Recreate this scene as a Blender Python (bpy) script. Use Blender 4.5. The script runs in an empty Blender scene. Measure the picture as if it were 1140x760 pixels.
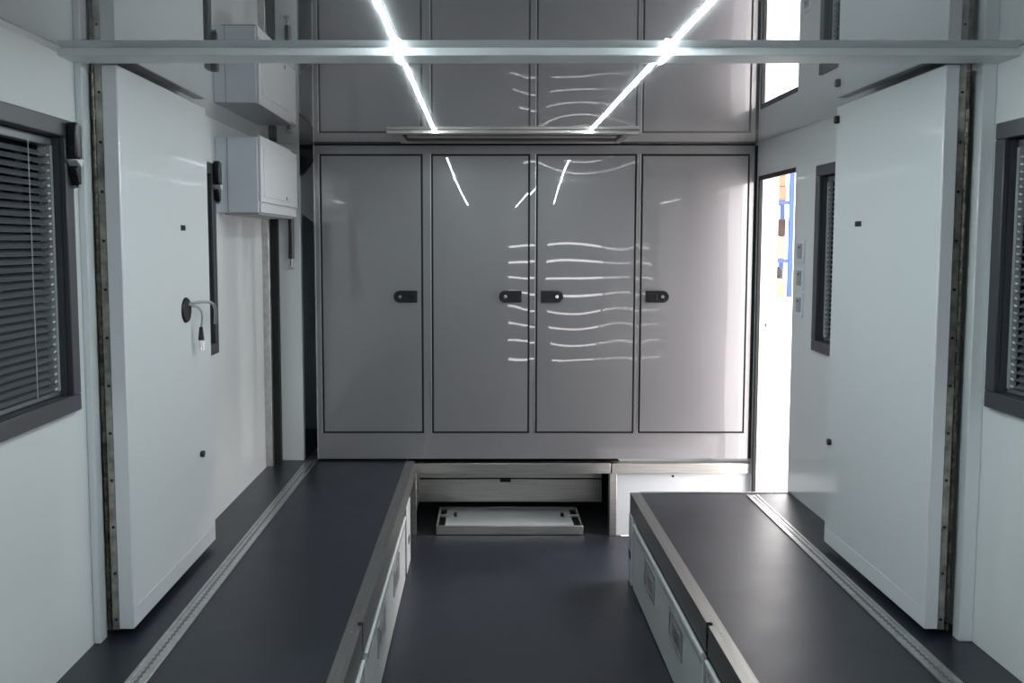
import bpy, bmesh, math, random
from mathutils import Vector, Matrix
random.seed(7)
C = bpy.context.scene.collection
S = bpy.context.scene

# ------------------------------------------------------------------ camera, world, light, exposure
PITCH = math.radians(4.5); FPX = 1000.0; EYE = 1.125
cam_d = bpy.data.cameras.new('camera'); cam = bpy.data.objects.new('camera', cam_d); C.objects.link(cam)
cam_d.sensor_fit = 'HORIZONTAL'; cam_d.sensor_width = 36.0
cam_d.lens = 36.0*FPX/1140.0
cam_d.shift_x = (570-539)/1140.0
cam_d.shift_y = (271+FPX*math.tan(PITCH)-380)/1140.0
cam_d.clip_start = 0.02; cam_d.clip_end = 200
cam.location = (0, 0, EYE); cam.rotation_euler = (math.pi/2-PITCH, 0, 0)
S.camera = cam

w = bpy.data.worlds.new('daylight'); S.world = w; w.use_nodes = True
bg = w.node_tree.nodes['Background']
bg.inputs['Color'].default_value = (1.0, 0.955, 0.95, 1); bg.inputs['Strength'].default_value = 6.0

sun_d = bpy.data.lights.new('sun', 'SUN'); sun_d.energy = 7.0; sun_d.angle = math.radians(40)
sun_d.color = (1.0, 0.93, 0.92)
sun = bpy.data.objects.new('sun', sun_d); C.objects.link(sun)
sun.rotation_euler = Vector((-0.75, -0.12, -0.62)).to_track_quat('-Z', 'Y').to_euler()
LED_STRENGTH = 86.0; LED_COLOR = (0.86, 0.98, 1.0)

S.view_settings.view_transform = 'Standard'; S.view_settings.look = 'None'
S.view_settings.gamma = 1.0; S.view_settings.use_curve_mapping = False
S.view_settings.exposure = 0.3
S.cycles.max_bounces = 14; S.cycles.diffuse_bounces = 7; S.cycles.glossy_bounces = 8
S.cycles.sample_clamp_indirect = 8.0
S.cycles.caustics_reflective = False; S.cycles.caustics_refractive = False

# ------------------------------------------------------------------ materials
def nodes(name):
    m = bpy.data.materials.new(name); m.use_nodes = True
    nt = m.node_tree; b = nt.nodes['Principled BSDF']
    return m, nt, b
def mat(name, col, rough=0.4, metal=0.0, ior=1.5, coat=0.0, bump=None, mottle=None, emit=None, rough_noise=None, stretch=None):
    """bump = (scale, strength, distance); mottle = (scale, low, high); stretch scales the noise space"""
    m, nt, b = nodes(name)
    b.inputs['Base Color'].default_value = (*col, 1); b.inputs['Roughness'].default_value = rough
    b.inputs['Metallic'].default_value = metal; b.inputs['IOR'].default_value = ior
    b.inputs['Coat Weight'].default_value = coat; b.inputs['Coat Roughness'].default_value = 0.015; b.inputs['Coat IOR'].default_value = 1.75
    def noise(scale, detail=2.0):
        tc = nt.nodes.new('ShaderNodeTexCoord'); mp = nt.nodes.new('ShaderNodeMapping')
        if stretch: mp.inputs['Scale'].default_value = stretch
        n = nt.nodes.new('ShaderNodeTexNoise'); n.inputs['Scale'].default_value = scale; n.inputs['Detail'].default_value = detail
        nt.links.new(tc.outputs['Object'], mp.inputs['Vector']); nt.links.new(mp.outputs['Vector'], n.inputs['Vector'])
        return n
    if bump:
        n = noise(bump[0], bump[3] if len(bump) > 3 else 1.0)
        bp = nt.nodes.new('ShaderNodeBump'); bp.inputs['Strength'].default_value = bump[1]; bp.inputs['Distance'].default_value = bump[2]
        nt.links.new(n.outputs['Fac'], bp.inputs['Height']); nt.links.new(bp.outputs['Normal'], b.inputs['Normal'])
        if coat: nt.links.new(bp.outputs['Normal'], b.inputs['Coat Normal'])
    if mottle:
        n = noise(mottle[0], 4.0); r = nt.nodes.new('ShaderNodeMapRange')
        r.inputs['From Min'].default_value = .3; r.inputs['From Max'].default_value = .7
        r.inputs['To Min'].default_value = mottle[1]; r.inputs['To Max'].default_value = mottle[2]
        mx = nt.nodes.new('ShaderNodeMix'); mx.data_type = 'RGBA'; mx.blend_type = 'MULTIPLY'; mx.inputs[0].default_value = 1.0
        mx.inputs[6].default_value = (*col, 1)
        nt.links.new(n.outputs['Fac'], r.inputs['Value']); nt.links.new(r.outputs['Result'], mx.inputs[7])
        nt.links.new(mx.outputs[2], b.inputs['Base Color'])
    if rough_noise:
        n = noise(rough_noise[0], 3.0); r = nt.nodes.new('ShaderNodeMapRange')
        r.inputs['To Min'].default_value = rough_noise[1]; r.inputs['To Max'].default_value = rough_noise[2]
        nt.links.new(n.outputs['Fac'], r.inputs['Value']); nt.links.new(r.outputs['Result'], b.inputs['Roughness'])
    if emit:
        b.inputs['Emission Color'].default_value = (*emit[0], 1); b.inputs['Emission Strength'].default_value = emit[1]
    return m
M = {}
M['wall'] = mat('glossy_white_gelcoat', (.74, .765, .77), rough=.06, ior=1.5, bump=(1.8, .03, .02))
M['panel'] = mat('glossy_white_panel', (.74, .77, .785), rough=.04, ior=1.5, bump=(2.0, .035, .02))
M['ceiling'] = mat('mirror_gloss_ceiling', (.58, .59, .595), rough=.01, metal=.6, ior=1.6, bump=(1.6, .010, .02))
M['beam'] = mat('satin_white_beam', (.80, .84, .85), rough=.5)
M['white'] = mat('white_painted_metal', (.74, .75, .77), rough=.22)
M['flap'] = mat('pale_grey_flap', (.60, .63, .63), rough=.3)
M['cab'] = mat('graphite_silver_lacquer', (.265, .255, .27), rough=.38, metal=.35, ior=1.5, coat=1.0, bump=(1.6, .02, .02))
M['cabdoor'] = mat('graphite_silver_door', (.265, .255, .27), rough=.38, metal=.35, ior=1.5, coat=1.0, bump=(2.6, .035, .02))
M['floor'] = mat('anthracite_vinyl', (.0135, .0165, .025), rough=.36, ior=1.55, mottle=(3.5, .8, 1.25), rough_noise=(9, .32, .42))
M['steel'] = mat('brushed_stainless', (.58, .56, .53), rough=.3, metal=1.0, stretch=(1, 30, 30), rough_noise=(6, .22, .42), mottle=(5, .8, 1.1))
M['edging'] = mat('brushed_edging', (.40, .40, .38), rough=.34, metal=1.0, stretch=(30, 1, 30), rough_noise=(6, .28, .42), mottle=(5, .85, 1.1))
M['alu'] = mat('satin_aluminium', (.62, .62, .61), rough=.34, metal=1.0, mottle=(40, .85, 1.1))
M['hinge'] = mat('zinc_hinge', (.46, .44, .40), rough=.4, metal=1.0, mottle=(25, .45, 1.1))
M['knuckle'] = mat('darkened_hinge', (.16, .145, .125), rough=.4, metal=1.0, mottle=(60, .3, 1.3))
M['black'] = mat('black_plastic', (.006, .006, .007), rough=.3)
M['rubber'] = mat('black_rubber', (.006, .006, .007), rough=.7)
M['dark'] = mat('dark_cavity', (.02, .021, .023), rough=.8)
M['winframe'] = mat('dark_grey_window_frame', (.055, .057, .066), rough=.42)
M['glass'] = mat('dark_tinted_acrylic', (.02, .022, .026), rough=.05)
M['slat'] = mat('grey_aluminium_slat', (.17, .18, .20), rough=.34, metal=.35)
M['cord'] = mat('pale_ladder_cord', (.56, .59, .62), rough=.6)
M['guide'] = mat('pale_grey_guide', (.36, .37, .39), rough=.5)
M['boxgrey'] = mat('bluish_grey_enamel', (.74, .78, .84), rough=.25)
M['lead'] = mat('grey_cable', (.36, .37, .37), rough=.4)
M['chrome'] = mat('nickel', (.8, .8, .8), rough=.12, metal=1.0)
M['teal'] = mat('dark_teal_lining', (.42, .52, .52), rough=.35)
M['rear'] = mat('grey_rear_wall', (.28, .29, .30), rough=.5)
M['led'] = mat('led_diffuser', (.9, .9, .9), rough=.5, emit=(LED_COLOR, LED_STRENGTH))
M['concrete'] = mat('pale_concrete', (.72, .70, .68), rough=.8, mottle=(.6, .9, 1.05))
M['blue'] = mat('blue_rack_steel', (.012, .045, .24), rough=.5)
M['carton'] = mat('orange_brown_carton', (.22, .10, .06), rough=.8, mottle=(2, .8, 1.15))
M['timber'] = mat('dark_timber', (.022, .011, .007), rough=.8, mottle=(3, .5, 1.3))
M['sand'] = mat('beige_carton', (.34, .19, .12), rough=.8)
M['green'] = mat('olive_sack', (.022, .026, .016), rough=.9, mottle=(4, .7, 1.2))

# ------------------------------------------------------------------ helpers
class MB:
    """collects shapes in world coordinates into one mesh"""
    def __init__(s): s.v = []; s.f = []
    def add(s, vs, fs):
        o = len(s.v); s.v += [tuple(v) for v in vs]; s.f += [tuple(i+o for i in f) for f in fs]; return s
    def box(s, x0, x1, y0, y1, z0, z1):
        vs = [(x, y, z) for z in (z0, z1) for y in (y0, y1) for x in (x0, x1)]
        return s.add(vs, [(0, 2, 3, 1), (4, 5, 7, 6), (0, 1, 5, 4), (2, 6, 7, 3), (0, 4, 6, 2), (1, 3, 7, 5)])
    def prism(s, pts, d):
        """closed polygon (counter-clockwise seen from -d) swept by vector d"""
        n = len(pts); d = Vector(d); a = [Vector(p) for p in pts]; vs = a+[p+d for p in a]
        fs = [tuple(range(n)), tuple(range(2*n-1, n-1, -1))]+[(i, n+i, n+(i+1) % n, (i+1) % n) for i in range(n)]
        return s.add(vs, fs)
    def tube(s, pts, r, n=10, r1=None):
        pts = [Vector(p) for p in pts]; k = len(pts); r1 = r if r1 is None else r1; vs = []; fs = []
        t0 = (pts[1]-pts[0]).normalized()
        u = t0.orthogonal().normalized()
        for i, p in enumerate(pts):
            t = (pts[min(i+1, k-1)]-pts[max(i-1, 0)]).normalized()
            u = (u-t*u.dot(t)).normalized(); v = t.cross(u); rr = r+(r1-r)*i/(k-1)
            vs += [p+u*rr*math.cos(a)+v*rr*math.sin(a) for a in [2*math.pi*j/n for j in range(n)]]
        for i in range(k-1):
            for j in range(n): fs.append((i*n+j, i*n+(j+1) % n, (i+1)*n+(j+1) % n, (i+1)*n+j))
        fs.append(tuple(reversed(range(n)))); fs.append(tuple(range((k-1)*n, k*n)))
        return s.add(vs, fs)
    def build(s, name, m, parent=None, bevel=0.0, seg=2, smooth=False, origin=None):
        """one mesh object; in a child the origin is the root's"""
        if parent is not None: origin = parent['_o']
        elif origin is None:
            n = len(s.v)
            origin = (sum(v[0] for v in s.v)/n, sum(v[1] for v in s.v)/n, min(v[2] for v in s.v))
        me = bpy.data.meshes.new(name)
        me.from_pydata([(v[0]-origin[0], v[1]-origin[1], v[2]-origin[2]) for v in s.v], [], s.f)
        bm = bmesh.new(); bm.from_mesh(me); bmesh.ops.recalc_face_normals(bm, faces=bm.faces)
        bm.to_mesh(me); bm.free()
        me.materials.append(m)
        o = bpy.data.objects.new(name, me); C.objects.link(o)
        if parent is not None: o.parent = parent
        else: o.location = origin
        o['_o'] = list(origin)
        if bevel:
            b = o.modifiers.new('edge', 'BEVEL'); b.width = bevel; b.segments = seg; b.limit_method = 'ANGLE'; b.angle_limit = math.radians(40)
        if smooth or bevel:
            for p in me.polygons: p.use_smooth = True
            if not smooth or bevel: me.set_sharp_from_angle(angle=math.radians(35))
        return o
def tag(o, label=None, cat=None, group=None, kind=None):
    if label: o['label'] = label
    if cat: o['category'] = cat
    if group: o['group'] = group
    if kind: o['kind'] = kind
    return o
def thing(name, label, cat, loc, group=None):
    o = bpy.data.objects.new(name, None); C.objects.link(o); o.location = loc; o['_o'] = list(loc); o.empty_display_size = .05
    return tag(o, label, cat, group)
def struct(name, mb, m, parent=None, label=None, **kw):
    o = mb.build(name, m, parent, **kw)
    if parent is None: o['kind'] = 'structure'
    if label: o['label'] = label
    return o
def B(*a): return MB().box(*a)
def arc(cx, cy, r, a0, a1, n=8):
    return [(cx+r*math.cos(math.radians(a0+(a1-a0)*i/n)), cy+r*math.sin(math.radians(a0+(a1-a0)*i/n))) for i in range(n+1)]

# ------------------------------------------------------------------ dimensions (metres; floor of the side decks = 0)
XL, XR, H, ZF = -1.10, 1.385, 1.628, -0.40
YB, YC = -2.20, 4.589          # rear wall, cabinet front
YD0, YD1 = 4.03, 4.56          # doorway in the right wall
TL, TR = -0.36, 0.66           # inner edges of the side decks
WT = 0.10                      # wall thickness

# ------------------------------------------------------------------ structure
struct('floor', B(XL, XR, YB, .60, ZF-.12, ZF).box(TL-.03, TR+.03, .60, 4.00, ZF-.12, ZF).box(TL-.03, XR+.1, 4.00, 4.60, ZF-.12, ZF), M['floor'],
       label='dark anthracite vinyl floor of the sunken centre aisle')
struct('floor_left', B(XL, TL-.045, .60, 5.40, -.52, 0.0), M['floor'], label='raised dark vinyl deck along the left wall')
struct('floor_right', B(TR+.045, XR, .60, 3.985, -.52, 0.0), M['floor'], label='raised dark vinyl deck along the right wall')
struct('ceiling', B(XL-WT, XR+WT, YB-.1, 5.5, H, H+.08), M['ceiling'], label='mirror gloss grey ceiling')
def wall_with_holes(x0, x1, y0, y1, z0, z1, holes):
    """holes = [(ya, yb, za, zb)] sorted along y"""
    mb = MB(); y = y0
    for ya, yb, za, zb in holes:
        mb.box(x0, x1, y, ya, z0, z1)
        if za > z0: mb.box(x0, x1, ya, yb, z0, za)
        mb.box(x0, x1, ya, yb, zb, z1); y = yb
    mb.box(x0, x1, y, y1, z0, z1); return mb
WZ0, WZ1 = .68, 1.445
L1, L2 = (1.40, 2.395), (2.74, 3.655)
R1, R2 = (1.42, 2.436), (2.80, 3.745)
i_ = .03
struct('wall_left', wall_with_holes(XL-WT, XL, YB, 4.46, -.52, H, [(a+i_, b-i_, WZ0+i_, WZ1-i_) for a, b in (L1, L2)]), M['wall'],
       label='glossy white wall on the left')
struct('wall_passage', B(XL-WT, XL, 4.64, 5.5, -.52, H), M['teal'], label='dark lining of the passage beside the cabinets')
struct('wall_right', wall_with_holes(XR, XR+WT, YB, 5.5, -.52, H,
       [(a+i_, b-i_, WZ0+i_, WZ1-i_) for a, b in (R1, R2)]+[(YD0, YD1, ZF, 1.463)]), M['wall'], label='glossy white wall on the right')
struct('wall_far', B(XL-WT, XR, 5.40, 5.5, -.52, H), M['teal'], label='dark wall behind the cabinets')
struct('wall_far_left', B(XL-WT, -.937, 4.60, 4.64, 0, H).box(XL-WT, XL, 4.54, 4.60, 0, H), M['wall'], bevel=.002, label='pale narrow wall panel beside the grey cabinets')
# rear end behind the camera: unseen, slits added to mirror as bright lines in the cabinet door
mb = MB(); z = -.52; sl = [1.10-.206*k for k in range(8)]
mb.box(XL, .41, YB-.05, YB, -.52, H).box(1.37, XR, YB-.05, YB, -.52, H)
for c in sorted(sl):
    mb.box(.41, 1.37, YB-.05, YB, z, c-.014); z = c+.014
mb.box(.41, 1.37, YB-.05, YB, z, H)
struct('wall_rear', mb, M['rear'])
# door frame strip and seal at the end of the left wall
struct('trim_1', B(XL-.02, -1.066, 4.462, 4.50, 0, H-.002), M['alu'], bevel=.002, label='aluminium strip at the end of the left wall')
struct('trim_2', B(XL-.02, -1.034, 4.502, 4.54, .004, H-.004), M['rubber'], label='black rubber seal behind the aluminium strip')
# ceiling cross beam
struct('ceiling_beam', MB().prism([(XL, 2.362, H), (XL, 2.362, H-.018), (XL, 2.365, H-.020), (XL, 2.462, H-.020), (XL, 2.465, H)], (XR-XL, 0, 0)),
       M['beam'], label='white cross beam under the ceiling')
# pilasters that carry the hinges
struct('trim_3', B(XL, -1.080, 2.452, 2.497, 0, H), M['panel'], bevel=.003, label='white pilaster on the left wall')
struct('trim_4', B(1.346, XR, 2.466, 2.505, 0, H), M['panel'], bevel=.003, label='white pilaster on the right wall')
# cove fillets along the ceiling
struct('trim_5', MB().prism([(XL, YB, H), (XL+.012, YB, H), (XL, YB, H-.012)], (0, 2.36-YB, 0)), M['wall'])
struct('trim_6', MB().prism([(XR, YB, H), (XR, YB, H-.012), (XR-.012, YB, H)], (0, 2.36-YB, 0)), M['wall'])

# doorway: dark seal and strike plate
d = struct('door_1', B(XR-.004, XR+.012, YD1-.022, YD1-.001, ZF, 1.462).box(XR-.004, XR+.012, YD0+.001, YD1-.022, 1.441, 1.462).box(XR+.006, XR+.012, YD0+.001, YD0+.012, ZF, 1.441),
           M['rubber'], label='open side doorway with black rubber seal')
B(XR+.035, XR+.06, YD1-.004, YD1-.0005, .62, .80).build('strike_plate', M['alu'], d)
B(XR+.043, XR+.052, YD1-.0055, YD1-.003, .70, .72).build('strike_hole', M['black'], d)

# ------------------------------------------------------------------ windows and blinds
def window(n, side, ya, yb, label):
    """side -1: left wall, +1: right wall. Frame, reveal lining and tinted pane"""
    s = side; X = XL if s < 0 else XR
    def bx(mb, d0, d1, y0, y1, z0, z1):       # d = depth out into the room
        a, b = sorted((X-s*d0, X-s*d1)); mb.box(a, b, y0, y1, z0, z1)
    f = MB(); fw = .045
    for (y0, y1, z0, z1) in ((ya, yb, WZ1-fw, WZ1), (ya, yb, WZ0, WZ0+fw), (ya, ya+fw, WZ0+fw, WZ1-fw), (yb-fw, yb, WZ0+fw, WZ1-fw)):
        bx(f, 0, .016, y0, y1, z0, z1)
    o = struct('window_%d' % n, f, M['winframe'], bevel=.003, label=label)
    l = MB(); g = fw
    for (y0, y1, z0, z1) in ((ya+g-.014, yb-g+.014, WZ1-g, WZ1-g+.014), (ya+g-.014, yb-g+.014, WZ0+g-.014, WZ0+g), (ya+g-.014, ya+g, WZ0+g, WZ1-g), (yb-g, yb-g+.014, WZ0+g, WZ1-g)):
        bx(l, -.075, 0, y0, y1, z0, z1)
    l.build('window_lining', M['winframe'], o)
    p = MB(); bx(p, -.075, -.069, ya+g, yb-g, WZ0+g, WZ1-g); p.build('window_pane', M['glass'], o)
    return o
def blind(side, ya, yb, label, pin, tilt):
    s = side; X = XL if s < 0 else XR; g = .045
    y0, y1, z0, z1 = ya+g+.004, yb-g-.004, WZ0+g, WZ1-g
    xc = X+s*.032                              # slat centre line inside the reveal
    r = thing('venetian_blind', label, 'blind', (xc, (y0+y1)/2, z0), 'blinds in the side windows')
    for (a, b, nm, m) in ((z1-.024, z1-.002, 'headrail', M['slat']), (z0+.002, z0+.014, 'bottom_rail', M['slat'])):
        B(xc-.014, xc+.014, y0, y1, a, b).build(nm, m, r, bevel=.002)
    n = int((z1-z0-.045)/.0195); mb = MB(); hw = .0125
    yy = [y0+.022, y1-.022]
    for k in range(n):
        zc = z0+.026+k*.0195
        prof = []
        for t in (-1, -.5, 0, .5, 1):          # shallow crowned slat, room edge hangs lower
            dx, dz = t*hw, .0022*(1-t*t)
            dx, dz = dx*math.cos(tilt)-dz*math.sin(tilt), dx*math.sin(tilt)+dz*math.cos(tilt)
            prof.append((xc-s*dx, zc-dz*1.0+0))
        pts = prof+[(x, zz-.0007) for x, zz in reversed(prof)]
        vs = [(x, yy[0], zz) for x, zz in pts]+[(x, yy[1], zz) for x, zz in pts]; m_ = len(pts)
        mb.add(vs, [tuple(range(m_)), tuple(range(2*m_-1, m_-1, -1))]+[(i, m_+i, m_+(i+1) % m_, (i+1) % m_) for i in range(m_)])
    mb.build('slats', M['slat'], r)
    # pale side guides with a comb of slat ends
    for yq in (y0, y1-.012):
        gm = B(xc-.016, xc+.002 if s > 0 else xc+.016, yq, yq+.012, z0+.014, z1-.024)
        gm.build('side_guide', M['guide'], r)
    cb = [y0+.12, y1-.12, (y0+y1)/2]
    for yq in cb:
        MB().tube([(xc-s*.0145, yq, z0+.012), (xc-s*.0145, yq, z1-.02)], .0011, 6).build('ladder_cord', M['cord'], r)
    for yq in (y0+.022, y1-.022):              # small bright slat clips that read as a comb
        cl = MB()
        for k in range(n):
            zc = z0+.026+k*.0195
            cl.prism([(xc-s*.0125, yq-.006, zc-.008), (xc-s*.0125, yq+.006, zc-.006), (xc-s*.0125, yq+.006, zc-.001), (xc-s*.0125, yq-.006, zc-.003)], (-s*.003, 0, 0))
        cl.build('slat_clips', M['cord'], r)
    return r
window(1, -1, *L1, 'dark grey framed window in the left wall, near the camera')
window(2, -1, *L2, 'dark grey framed window behind the left hinged panel')
window(3, 1, *R1, 'dark grey framed window in the right wall, near the camera')
window(4, 1, *R2, 'dark grey framed window behind the right hinged panel')
tl = math.radians(38)
blind(-1, *L1, 'grey venetian blind in the large window at the left edge', 1, tl)
blind(-1, *L2, 'grey venetian blind in the window mostly hidden behind the left white hinged panel', 1, tl)
blind(1, *R1, 'grey venetian blind in the large window at the right edge', 1, tl)
blind(1, *R2, 'grey venetian blind beside the light switches and the open doorway', 1, tl)

# ------------------------------------------------------------------ cabinet bank
cab = thing('cabinet', 'graphite silver full-width cabinet with four tall doors', 'cabinet', (.256, YC, .012))
cx0, cx1, cz0, cz1 = -.858, 1.368, .012, 1.618
doors = [(-.824, -.321), (-.259, .223), (.273, .763), (.805, 1.335)]
dz0, dz1, gp = .156, 1.566, .010
f = MB(); y0, y1 = YC, YC+.03
edges = [cx0]+[e for a, b in doors for e in (a-gp, b+gp)]+[cx1]
for k in range(0, len(edges), 2): f.box(edges[k], edges[k+1], y0, y1, dz0-gp, dz1+gp)
f.box(cx0, cx1, y0, y1, cz0, dz0-gp).box(cx0, cx1, y0, y1, dz1+gp, cz1)
f.build('face_frame', M['cab'], cab)
B(cx0+.002, cx1-.002, YC+.03, YC+.60, cz0, cz1).build('carcass', M['cab'], cab)
B(cx0-.006, cx0, YC-.004, YC+.03, cz0, cz1).build('edge_profile', M['alu'], cab)
B(cx1, XR-.0005, YC+.004, YC+.03, cz0, cz1).box(cx0, cx1, YC+.006, YC+.03, cz1, H-.001).build('shadow_gap', M['rubber'], cab)
# a fine light line along the frame's hinge-side edges
e = MB()
for a, b in doors:
    e.box(a-gp-.004, a-gp, YC-.0012, YC, dz0-gp, dz1+gp)
e.build('edge_beading', M['alu'], cab)
def door_front(a, b, yaw, pillow, seed):
    """sheet-metal door skin: slightly bowed and dented, rolled back at its edges"""
    nx, nz = 20, 44; mb = MB(); vs = []; fs = []
    rnd = random.Random(seed); ph = [rnd.uniform(0, 6.28) for _ in range(4)]
    for j in range(nz+1):
        for i in range(nx+1):
            u, v = i/nx, j/nz
            p = pillow*(1-(2*u-1)**2)*(1-(2*v-1)**4)
            p += .0006*math.sin(5*u+ph[0])*math.sin(9*v+ph[1])*min(1, 8*u, 8*(1-u))
            t = math.tan(yaw)*(u-.5)*(b-a)
            vs.append((a+(b-a)*u, YC-.001-p-t, dz0+(dz1-dz0)*v))
    n1 = nx+1
    for j in range(nz):
        for i in range(nx): fs.append((j*n1+i, j*n1+i+1, (j+1)*n1+i+1, (j+1)*n1+i))
    ring = [i for i in range(n1)]+[j*n1+nx for j in range(1, nz+1)]+[nz*n1+i for i in range(nx-1, -1, -1)]+[j*n1 for j in range(nz-1, 0, -1)]
    o = len(vs); vs += [(vs[i][0], YC+.024, vs[i][2]) for i in ring]; m_ = len(ring)
    fs += [(ring[i], o+i, o+(i+1) % m_, ring[(i+1) % m_]) for i in range(m_)]+[tuple(range(o, o+m_))]
    return mb.add(vs, fs)
dl = ['plain door nearest the electrical box', 'door with its latch at the right edge', 'door with wavy bright reflections', 'pale-lit door nearest the doorway']
for k, (a, b) in enumerate(doors):
    yaw = [0, 0, math.radians(.75), 0][k]; pil = [.0012, .0015, .0028, .0015][k]
    dm = door_front(a, b, yaw, pil, k).build('door', M['cabdoor'], cab, smooth=True)
    dm.data.set_sharp_from_angle(angle=math.radians(40)); dm['label'] = dl[k]
    g = MB(); q = gp-.0005
    for (x0, x1, z0, z1) in ((a-q, a-.0005, dz0-q, dz1+q), (b+.0005, b+q, dz0-q, dz1+q), (a-.0005, b+.0005, dz0-q, dz0-.0005), (a-.0005, b+.0005, dz1+.0005, dz1+q)):
        g.box(x0, x1, YC+.006, YC+.02, z0, z1)
    g.build('gasket', M['rubber'], dm)
    # latch: rounded at the inner end, square at the door edge
    lx0, lx1 = [(-.462, -.340), (.075, .192), (.290, .405), (.825, .945)][k]; zc, r = .855, .030
    flip = k >= 2; yf = YC-.001-max(pil, 0)-.012
    if not flip: outl = [(lx1, zc-r), (lx1, zc+r)]+arc(lx0+r, zc, r, 90, 270)
    else: outl = [(lx0, zc+r), (lx0, zc-r)]+arc(lx1-r, zc, r, -90, 90)
    lt = MB().prism([(x, YC+.004, z) for x, z in outl], (0, yf-YC-.004, 0)).build('latch', M['black'], dm, bevel=.003); lt['label'] = 'black latch'
    bxp = lx0+r+.004 if not flip else lx1-r-.004
    MB().tube([(bxp, yf+.003, zc), (bxp, yf-.004, zc)], .010, 16, .0085).build('latch_button', M['chrome'], dm, smooth=False)
    h0, h1 = (lx0+.062, lx1-.008) if not flip else (lx0+.008, lx1-.062)
    B(h0, h1, yf-.002, yf+.002, zc-.015, zc+.015).build('latch_grip', M['black'], dm, bevel=.0015)

# ------------------------------------------------------------------ decks: steel edging, sill, recess
def edging(side, y0, y1):
    """stainless angle, top flange plus front face; its inner half is notched out where the lengths meet at 2.58"""
    s = side; xi = TL if s < 0 else TR; xo = xi+s*.045
    mb = MB()
    def bx(a, b, *r): mb.box(min(a, b), max(a, b), *r)
    bx(xo, xi+s*.016, y0, y1, -.03, .0035)
    for (a, b) in ((y0, 2.565), (2.59, y1)):
        bx(xi+s*.016, xi, a, b, -.012, .0035); bx(xi+s*.0035, xi, a, b, -.088, -.012)
    return mb
for s, y1, nm, lb in ((-1, 4.583, 'trim_7', 'stainless steel edging on the left deck'), (1, 3.985, 'trim_8', 'stainless steel edging on the right deck')):
    e = struct(nm, edging(s, .60, y1), M['edging'], label=lb)
    xi = TL if s < 0 else TR
    for yy in (2.52, 2.64, 3.3, 4.1 if s < 0 else 3.8):
        MB().tube([(xi+s*.024, yy, .002), (xi+s*.024, yy, .0047)], .0045, 10).build('screw_head', M['alu'], e)
# far end of right deck: edging and end board down to the step
struct('trim_9', B(TR+.045, XR-.0005, 3.9855, 4.000, -.06, .0035), M['steel'], bevel=.001, label='steel edging across the end of the right deck')
struct('trim_10', B(TR+.01, XR-.0005, 3.9855, 3.995, ZF, -.061), M['white'], label='end board of the right deck')
# sill under the cabinets
struct('trim_11', B(TL-.045, .657, 4.586, 4.640, -.066, -.012), M['steel'], bevel=.002, label='stainless sill under the cabinets above the recess')
struct('trim_12', B(.663, XR-.0005, 4.586, 4.640, -.066, -.012), M['steel'], bevel=.002, label='stainless sill under the cabinets above the white panel')
# recess lining
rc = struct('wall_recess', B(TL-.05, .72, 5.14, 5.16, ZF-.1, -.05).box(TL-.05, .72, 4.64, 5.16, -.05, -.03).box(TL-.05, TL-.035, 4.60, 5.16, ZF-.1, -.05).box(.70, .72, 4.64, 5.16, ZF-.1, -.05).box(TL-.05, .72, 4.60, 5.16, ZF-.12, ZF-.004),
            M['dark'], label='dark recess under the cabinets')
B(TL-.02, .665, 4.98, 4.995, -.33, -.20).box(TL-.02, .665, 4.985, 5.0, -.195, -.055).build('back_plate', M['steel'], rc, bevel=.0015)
B(.09, .15, 4.972, 4.982, -.215, -.195).build('pull_tab', M['dark'], rc)
B(TL-.03, TL+.005, 4.605, 4.625, ZF, -.066).box(TL-.012, TL+.0, 4.625, 4.98, -.30, -.066).build('side_post', M['steel'], rc, bevel=.0015)
# white plinth panel
pp = thing('plinth_panel', 'white panel with a steel edge below the cabinets, right of the recess', 'panel', (1.03, 4.60, ZF))
B(.690, XR-.001, 4.605, 4.625, ZF, -.067).build('panel', M['white'], pp, bevel=.0015)
B(.655, .692, 4.600, 4.66, ZF, -.067).build('steel_edge', M['steel'], pp, bevel=.002)
MB().tube([(.985, 4.607, -.084), (.985, 4.602, -.084)], .006, 12).build('lock', M['black'], pp)

# tray in the recess
tr = thing('tray', 'stainless framed tray with a white lid on the floor under the cabinets', 'tray', (.13, 4.8, ZF))
tx0, tx1, ty0, ty1, tz0, tz1 = -.252, .520, 4.612, 4.965, ZF, -.352
B(tx0, tx1, ty0, ty0+.014, tz0, tz1).box(tx0, tx1, ty1-.014, ty1, tz0, tz1).box(tx0, tx0+.012, ty0+.014, ty1-.014, tz0, tz1).box(tx1-.012, tx1, ty0+.014, ty1-.014, tz0, tz1).build('frame', M['steel'], tr, bevel=.002)
B(tx0+.012, tx1-.012, ty0+.014, ty1-.014, tz0+.001, tz0+.03).build('liner', M['dark'], tr)
B(tx0+.045, tx1-.045, ty0+.024, ty1-.02, tz0+.03, tz0+.042).build('lid', M['white'], tr, bevel=.002)
for sx in (-1, 1):
    xe = tx0 if sx < 0 else tx1; a, b = sorted((xe-sx*.085, xe-sx*.004))
    h = B(a, b, 4.78, 4.80, tz0+.042, tz0+.053).build('catch', M['steel'], tr, bevel=.001)
    MB().tube([(xe-sx*.095, 4.80, tz0+.042), (xe-sx*.095, 4.80, tz0+.062)], .009, 12).build('catch_knob', M['black'], h)

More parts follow.
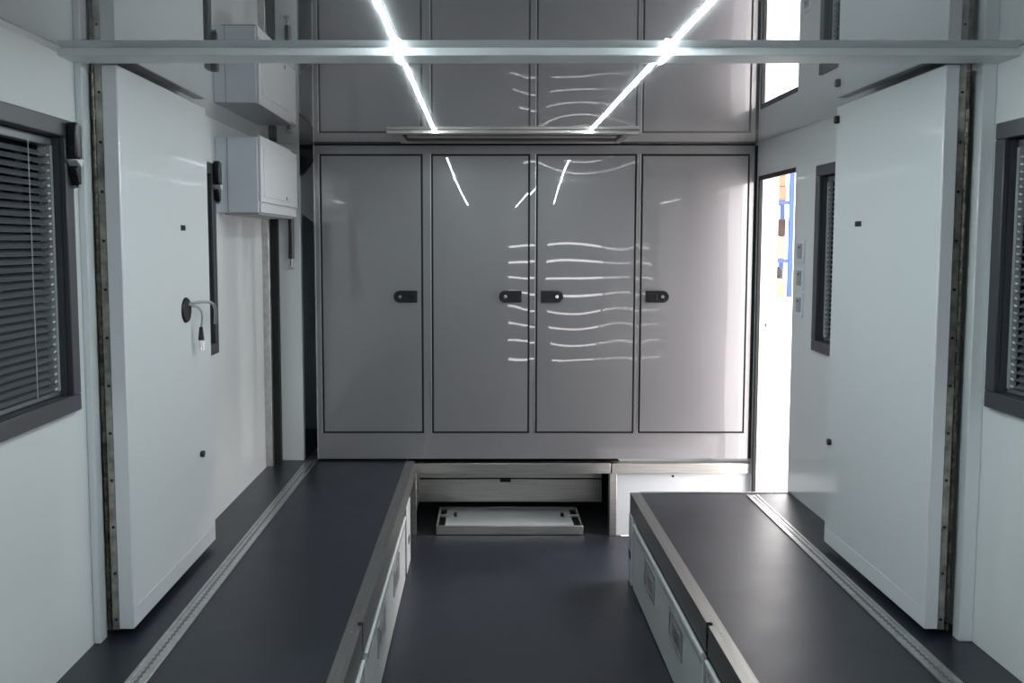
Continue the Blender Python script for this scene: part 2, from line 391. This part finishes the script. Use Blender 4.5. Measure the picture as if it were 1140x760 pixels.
# ------------------------------------------------------------------ lockers under the decks
def locker(side, ya, yb, label, latches=True):
    s = side; xi = TL if s < 0 else TR
    r = thing('storage_locker', label, 'locker', (xi, (ya+yb)/2, ZF), 'lockers under the decks')
    def bx(mb, d0, d1, *q):                    # d = distance out of the locker face towards the aisle
        a, b = sorted((xi-s*d0, xi-s*d1)); mb.box(a, b, *q); return mb
    zb = ZF+.001
    bx(MB(), -.040, -.012, ya+.004, yb-.004, zb, -.090).build('carcass', M['dark'], r)
    fl = bx(MB(), -.010, .003, ya+.012, yb-.012, ZF+.006, -.112).build('flap', M['flap'], r, bevel=.002)
    # rolled lip along the top of the flap
    MB().tube([(xi-s*.002, ya+.012, -.108), (xi-s*.002, yb-.012, -.108)], .007, 12).build('rolled_edge', M['flap'], fl, smooth=False)
    bx(MB(), -.002, .005, ya+.02, yb-.02, -.136, -.131).build('piping', M['alu'], fl)
    n = 2 if latches else 0
    for yc in ((ya+(yb-ya)*.30, ya+(yb-ya)*.68)[:n]):
        h = MB(); L_, Z0, Z1 = .105, -.262, -.152
        for q in ((yc-L_, yc+L_, Z1-.010, Z1), (yc-L_, yc+L_, Z0, Z0+.010), (yc-L_, yc-L_+.012, Z0+.01, Z1-.01), (yc+L_-.012, yc+L_, Z0+.01, Z1-.01)):
            bx(h, .003, .0075, *q)
        h.build('latch_frame', M['alu'], fl, bevel=.001)
        bx(MB(), .0028, .0042, yc-L_+.012, yc+L_-.012, Z0+.01, Z1-.01).build('latch_dish', M['guide'], fl)
        bx(MB(), .004, .0085, yc-.055, yc+.03, Z0+.03, Z1-.03).build('latch_paddle', M['alu'], fl, bevel=.001)
    return r
locker(-1, 2.60, 3.98, 'long white locker under the left deck, between the recess and the notch in the edging')
locker(-1, 1.20, 2.58, 'white locker under the left deck, nearest the camera and mostly out of view')
locker(1, 2.60, 3.87, 'long grey-white locker with two recessed latches under the right deck')
locker(1, 1.20, 2.58, 'grey-white locker under the right deck, only its end in view nearest the camera')
def end_post(side, ya, yb, label):
    s = side; xi = TL if s < 0 else TR
    r = thing('locker_end_post', label, 'panel', (xi, (ya+yb)/2, ZF), 'end posts of the lockers')
    def bx(d0, d1, *q):
        a, b = sorted((xi-s*d0, xi-s*d1)); return B(a, b, *q)
    bx(-.030, .004, ya, yb, ZF+.001, -.089).build('panel', M['flap'], r, bevel=.002)
    bx(.002, .007, (ya+yb)/2-.02, (ya+yb)/2+.025, -.285, -.25).build('catch', M['black'], r, bevel=.002)
    return r
end_post(-1, 4.05, 4.24, 'white end post of the left deck lockers beside the recess')
end_post(1, 3.905, 3.985, 'grey-white end post at the far corner of the right deck lockers')

# ------------------------------------------------------------------ floor tracks
def track(x, y0, y1, label):
    r = thing('floor_track', label, 'track', (x, (y0+y1)/2, 0), 'lashing tracks in the decks')
    hw = .027
    B(x-hw, x+hw, y0, y1, 0.0002, .002).box(x-hw, x-hw+.010, y0, y1, .002, .0055).box(x+hw-.010, x+hw, y0, y1, .002, .0055).build('rail', M['alu'], r, bevel=.0008)
    mb = MB(); y = y0+.03
    while y < y1-.03:
        mb.tube([(x, y, .0018), (x, y, .0026)], .0068, 8); mb.box(x-.003, x+.003, y+.0065, y+.0185, .0018, .0026); y += .025
    mb.build('slots', M['slat'], r)
    return r
track(-.895, .65, 5.2, 'perforated aluminium lashing track in the left deck')
track(1.200, .65, 3.95, 'perforated aluminium lashing track in the right deck')

# ------------------------------------------------------------------ hinged white wall panels
def hinged_panel(side, y0, y1, xin, xout, label):
    s = side
    r = thing('hinged_panel', label, 'panel', ((xin+xout)/2, y0, .02), 'hinged white wall panels')
    a, b = sorted((xin, xout)); z0, z1 = .022, 1.613
    B(a, b, y0, y1, z0, z1).build('panel', M['panel'], r, bevel=.0035, seg=3)
    # edge cap facing the camera
    B(a+.001, b-.001, y0-.004, y0, z0+.002, z1-.002).build('edge_cap', M['white'], r, bevel=.001)
    # piano hinge: leaf, knuckles, screws
    xk = xout+s*.018                           # knuckle line
    p, q = sorted((xout, xk))
    c0, c1 = sorted((xk, xk+s*.0165)); B(c0, c1, y0+.004, y0+.010, z0, z1).build('hinge_gap_shade', M['black'], r)  # black strip standing in for the shade in the hinge gap
    lf = B(p, q, y0-.0035, y0+.0, z0, z1).build('hinge_leaf', M['hinge'], r)
    kn = MB(); z = z0; i = 0
    while z < z1-.02:
        kn.tube([(xk+s*.007, y0-.003, z), (xk+s*.007, y0-.003, z+.030)], .0062 if i % 2 else .0050, 10); z += .032; i += 1
    kn.build('hinge_knuckles', M['knuckle'], r)
    z = z0+.03
    while z < z1:
        MB().tube([((p+q)/2-s*.002, y0-.003, z), ((p+q)/2-s*.002, y0-.0058, z)], .0042, 10).build('hinge_screw', M['black'], lf); z += .135
    return r
lp = hinged_panel(-1, 2.50, 3.285, -1.004, -1.046, 'white hinged panel folded against the left wall, with a cable outlet on it')
rp = hinged_panel(1, 2.50, 3.262, 1.262, 1.300, 'white hinged panel folded against the right wall beside the open doorway')
# small fittings on the panels: bolt hole, knob, top catch
def knob(parent, s, x, y, z):
    MB().tube([(x, y, z), (x-s*.012, y, z)], .011, 14, .013).build('knob', M['black'], parent, bevel=.002)
knob(lp, -1, -1.004, 3.136, .382); knob(rp, 1, 1.262, 3.225, .405)
B(-1.004, -1.0028, 2.985, 3.03, 1.168, 1.186).build('bolt_hole', M['black'], lp)
B(1.2608, 1.262, 3.02, 3.07, 1.182, 1.200).build('bolt_hole', M['black'], rp)
B(1.246, 1.262, 3.230, 3.252, 1.550, 1.578).build('catch', M['black'], rp, bevel=.004)
for s, x, ya, yb in ((-1, -1.004, 2.53, 3.27), (1, 1.262, 2.53, 3.245)):
    a, b = sorted((x, x-s*.0012))
    B(a, b, ya, yb, .075, .081).build('track_reflection', M['white'], lp if s < 0 else rp)  # white strip imitating the floor track's reflection in the gloss

# cable outlet on the left panel
co = thing('cable_outlet', 'round black cable outlet with two short cables on the left hinged panel', 'outlet', (-1.004, 3.012, .90))
gm = MB()
gm.tube([(-1.004, 3.012, .902), (-.996, 3.012, .902)], .044, 28, .040)
gm.build('grommet', M['black'], co, bevel=.002)
def bez(p, n=18):
    p = [Vector(q) for q in p]; out = []
    for i in range(n+1):
        t = i/n; out.append(p[0]*(1-t)**3+p[1]*3*t*(1-t)**2+p[2]*3*t*t*(1-t)+p[3]*t**3)
    return out
MB().tube(bez([(-.999, 3.025, .922), (-.93, 3.06, .935), (-.95, 3.20, .925), (-.985, 3.275, .835)]), .0055, 10).build('grey_cable', M['lead'], co, smooth=True)
c2 = MB().tube(bez([(-.999, 3.022, .918), (-.955, 3.04, .915), (-.965, 3.08, .89), (-.978, 3.09, .835)]), .0035, 10).build('thin_cable', M['lead'], co, smooth=True)
pl = MB().tube([(-.978, 3.09, .838), (-.978, 3.09, .792)], .006, 14, .011).build('plug', M['black'], co, smooth=False)
MB().tube([(-.978, 3.09, .792), (-.978, 3.09, .772)], .0105, 14).tube([(-.978, 3.09, .772), (-.978, 3.09, .757)], .0085, 14, .0095).build('plug_tip', M['chrome'], pl)

# window catches on the left wall
def window_catch(x, y, z, label):
    r = thing('window_catch', label, 'catch', (x, y, z-.075), 'black window catches')
    MB().prism([(x, y-.018, z+.075), (x, y+.016, z+.070), (x, y+.016, z-.02), (x, y-.018, z-.02)], (.028, 0, 0)).build('body', M['black'], r, bevel=.007, seg=3)
    MB().prism([(x, y-.030, z-.024), (x, y+.014, z-.020), (x, y+.002, z-.042)], (.032, 0, 0)).build('lever', M['boxgrey'], r, bevel=.002)
    MB().prism([(x, y-.014, z-.046), (x, y+.006, z-.030), (x, y+.018, z-.030), (x, y+.018, z-.085), (x, y+.002, z-.085)], (.022, 0, 0)).build('hook', M['black'], r, bevel=.003)
    MB().tube([(x, y+.012, z-.090), (x+.018, y+.012, z-.090)], .006, 10).build('pin', M['chrome'], r)
    return r
window_catch(XL+.017, 2.372, 1.365, 'black window catch with a grey lever on the frame of the large left window')
window_catch(XL+.017, 3.634, 1.380, 'black window catch with a grey lever in front of the white electrical box')

# light switches by the doorway
for k, (zc, lb) in enumerate(((1.092, 'topmost of the three white light switches by the doorway'), (.975, 'middle of the three white light switches by the doorway'), (.858, 'lowest of the three white light switches by the doorway'))):
    r = thing('light_switch', lb, 'switch', (XR, 3.925, zc-.05), 'light switches by the doorway')
    B(XR-.008, XR, 3.885, 3.968, zc-.052, zc+.052).build('switch_plate', M['boxgrey'], r, bevel=.002)
    B(XR-.013, XR-.008, 3.902, 3.950, zc-.032, zc+.032).build('rocker', M['guide'], r, bevel=.002)
    B(XR-.0145, XR-.0125, 3.918, 3.934, zc+.012, zc+.020).build('indicator', M['black'], r)

# white electrical box on the left wall
eb = thing('electrical_box', 'white electrical box mounted high on the left wall beside the cabinets', 'box', (XL, 4.07, 1.25))
B(XL, -.926, 3.712, 4.42, 1.252, 1.560).build('body', M['boxgrey'], eb, bevel=.004)
B(-1.052, -1.049, 3.7095, 3.713, 1.254, 1.558).build('seam', M['guide'], eb)
B(XL+.03, -.93, 3.73, 4.40, 1.244, 1.252).build('base_plate', M['guide'], eb)
lid = B(-.926, -.914, 3.714, 4.43, 1.296, 1.566).build('lid', M['white'], eb, bevel=.003)
B(-.9145, -.911, 3.76, 4.27, 1.318, 1.520).build('lid_panel', M['white'], lid, bevel=.002)
MB().tube([(-.912, 4.17, 1.33), (-.908, 4.17, 1.33)], .009, 12).build('lock', M['chrome'], lid)
B(-.925, -.916, 3.716, 4.41, 1.253, 1.292).build('lower_cover', M['white'], eb, bevel=.002)
B(-.914, -.9125, 4.30, 4.41, 1.556, 1.563).build('vent_slot', M['black'], lid)

# gas strut on the narrow wall panel
gs = thing('gas_strut', 'black gas strut hanging beside the white electrical box', 'strut', (-.982, 4.585, 1.0))
MB().tube([(-.982, 4.584, 1.048), (-.978, 4.584, 1.56)], .014, 14).build('cylinder', M['black'], gs, smooth=False)
MB().tube([(-.982, 4.584, 1.048), (-.982, 4.584, 1.006)], .005, 10).build('rod', M['hinge'], gs)
B(-.996, -.968, 4.574, 4.6, .998, 1.012).box(-.99, -.966, 4.574, 4.6, 1.555, 1.58).build('end_bracket', M['steel'], gs, bevel=.002)
# black corner bracket by the cabinet top
cb = thing('corner_bracket', 'black triangular bracket at the upper left corner of the cabinets', 'bracket', (-.90, 4.62, 1.46))
MB().prism([(-.936, 4.602, 1.625), (-.936, 4.602, 1.47), (-.868, 4.602, 1.545), (-.868, 4.602, 1.625)], (0, .02, 0)).build('gusset', M['black'], cb, bevel=.002)
B(-.936, -.868, 4.60, 4.66, 1.600, 1.614).build('flange', M['black'], cb, bevel=.002)
MB().prism([(-.936, 4.63, 1.46), (-.936, 4.63, 1.28), (-.868, 4.63, 1.225), (-.868, 4.63, 1.535)], (0, .012, 0)).build('cover_plate', M['cab'], cb)

# ------------------------------------------------------------------ ceiling: LED profiles and vent frame
def led(x, label):
    y0, y1 = -2.1, 4.03; d = .0042
    r = thing('led_strip_light', label, 'light', (x, (y0+y1)/2, H-d), 'LED strips in the ceiling')
    hw = .0052
    # runs along the ceiling, dips over the cross beam and runs on
    path = [(y0, H), (2.352, H), (2.3605, H-.018), (2.365, H-.020), (2.462, H-.020), (2.468, H-.016), (2.472, H), (y1, H)]
    mb = MB(); vs = []
    for y, z in path:
        q = d if (y < 2.353 or y > 2.471) else .0022      # the strip lies flatter where it crosses the beam
        vs += [(x-hw, y, z-.0015), (x+hw, y, z-.0015), (x+hw*.8, y, z-q), (x-hw*.8, y, z-q)]
    fs = [(3, 2, 1, 0), tuple(range(len(vs)-4, len(vs)))]
    for i in range(len(path)-1):
        o = 4*i
        for j in range(4): fs.append((o+j, o+(j+1) % 4, o+4+(j+1) % 4, o+4+j))
    mb.add(vs, fs).build('diffuser', M['led'], r)
    B(x-hw-.001, x+hw+.001, y0, 2.350, H-.0015, H).box(x-hw-.001, x+hw+.001, 2.474, y1, H-.0015, H).build('mounting_rail', M['alu'], r)
    B(x-hw-.001, x+hw+.001, y1, y1+.006, H-d-.001, H).build('end_cap', M['white'], r)
    return r
led(-.222, 'glowing LED strip on the ceiling, on the side of the electrical box')
led(.473, 'glowing LED strip on the ceiling, on the side of the open doorway')

vf = thing('ceiling_vent', 'flat rectangular metal vent frame in the ceiling in front of the cabinets', 'vent', (.13, 4.3, H-.01))
vx0, vx1, vy0, vy1 = -.405, .660, 4.04, 4.44; zb = H-.016
fr = MB(); t = .05
for q in ((vx0-.03, vx1+.03, vy0, vy0+t), (vx0, vx1, vy1-.03, vy1), (vx0, vx0+.03, vy0+t, vy1-.03), (vx1-.03, vx1, vy0+t, vy1-.03)):
    fr.box(*q, zb, H-.0003)
fr.build('frame', M['steel'], vf, bevel=.002)
B(vx0+.03, vx1-.03, vy0+t, vy1-.03, H-.006, H-.0005).build('opening', M['dark'], vf)
B(vx0+.05, vx1-.05, vy0+.13, vy0+.20, zb+.003, H-.006).build('louvre', M['steel'], vf)

# ------------------------------------------------------------------ outside: hall floor, rack and stored goods
gd = struct('ground', B(-20, 70, -25, 90, -1.06, -1.0), M['concrete'], label='pale concrete hall floor outside the doorway')
def rack_bay(x0, x1, y0, y1, label):
    r = thing('pallet_rack', label, 'rack', ((x0+x1)/2, (y0+y1)/2, -1.0))
    for xx in (x0, x1):
        for yy in (y0, y1):
            B(xx-.09, xx+.09, yy-.06, yy+.06, -1.0, 5.6).build('upright', M['blue'], r)
    for zz in (.50, 2.82, 4.5):
        for yy in (y0, y1): B(x0+.09, x1-.09, yy-.03, yy+.03, zz-.14, zz).build('beam', M['blue'], r)
        B(x0+.09, x1-.09, y0+.03, y1-.03, zz-.05, zz-.01).build('shelf', M['timber'], r)
    return r
RY = 36.0
rack_bay(9.5, 12.24, RY, RY+1.1, 'blue pallet rack seen through the open doorway')
def carton(nm, x0, x1, z0, z1, m, label, y0=RY+.05, y1=RY+.95):
    r = thing(nm, label, 'box', ((x0+x1)/2, (y0+y1)/2, z0), 'goods on the blue rack')
    B(x0, x1, y0, y1, z0, z1).build('body', M[m], r, bevel=.03)
    B((x0+x1)/2-.04, (x0+x1)/2+.04, y0-.004, y1+.002, z0+.03, z1+.004).build('tape', M['sand' if m != 'sand' else 'carton'], r)
    return r
carton('carton', 11.15, 12.05, 2.82, 3.38, 'carton', 'orange-brown carton on the upper shelf of the rack, lower of its stack')
carton('carton', 11.20, 12.02, 3.39, 3.95, 'carton', 'orange-brown carton on the upper shelf of the rack, top of its stack')
carton('timber_crate', 11.10, 12.05, 1.42, 2.10, 'timber', 'dark timber crate on the middle shelf of the rack, resting on a carton')
carton('carton', 11.12, 12.06, .50, 1.41, 'sand', 'light orange carton on the middle shelf of the rack, under the dark crate')
carton('carton', 11.10, 12.08, -1.0, -.30, 'sand', 'beige carton on the hall floor under the blue rack')
sk = thing('sack', 'olive green sack lying on the beige carton under the rack', 'sack', (11.6, RY+.5, -.30), 'goods on the blue rack')
mb = MB(); n1, n2 = 10, 16; vs = []; fs = []
for i in range(n1+1):
    a = -math.pi/2+math.pi*i/n1
    for j in range(n2):
        b_ = 2*math.pi*j/n2
        sg = lambda v, e: math.copysign(abs(v)**e, v)
        vs.append((11.6+.46*sg(math.cos(a), .5)*sg(math.cos(b_), .5), RY+.5+.42*sg(math.cos(a), .5)*sg(math.sin(b_), .5), -.04+.25*sg(math.sin(a), .7)))
for i in range(n1):
    for j in range(n2): fs.append((i*n2+j, i*n2+(j+1) % n2, (i+1)*n2+(j+1) % n2, (i+1)*n2+j))
mb.add(vs, fs).build('body', M['green'], sk, smooth=True)
B(11.3, 11.34, RY+.10, RY+.9, .18, .225).build('seam', M['timber'], sk)

# daylight portals: they only guide the sampling of the sky's light through the openings
for nm, loc, rot, sx, sy in (('doorway_portal', (XR+WT+.01, (YD0+YD1)/2, .53), (0, math.pi/2, 0), 1.9, .55),):
    ld = bpy.data.lights.new(nm, 'AREA'); ld.shape = 'RECTANGLE'; ld.size = sx; ld.size_y = sy; ld.cycles.is_portal = True
    o = bpy.data.objects.new(nm, ld); C.objects.link(o); o.location = loc; o.rotation_euler = rot

for o in bpy.data.objects:
    if '_o' in o: del o['_o']
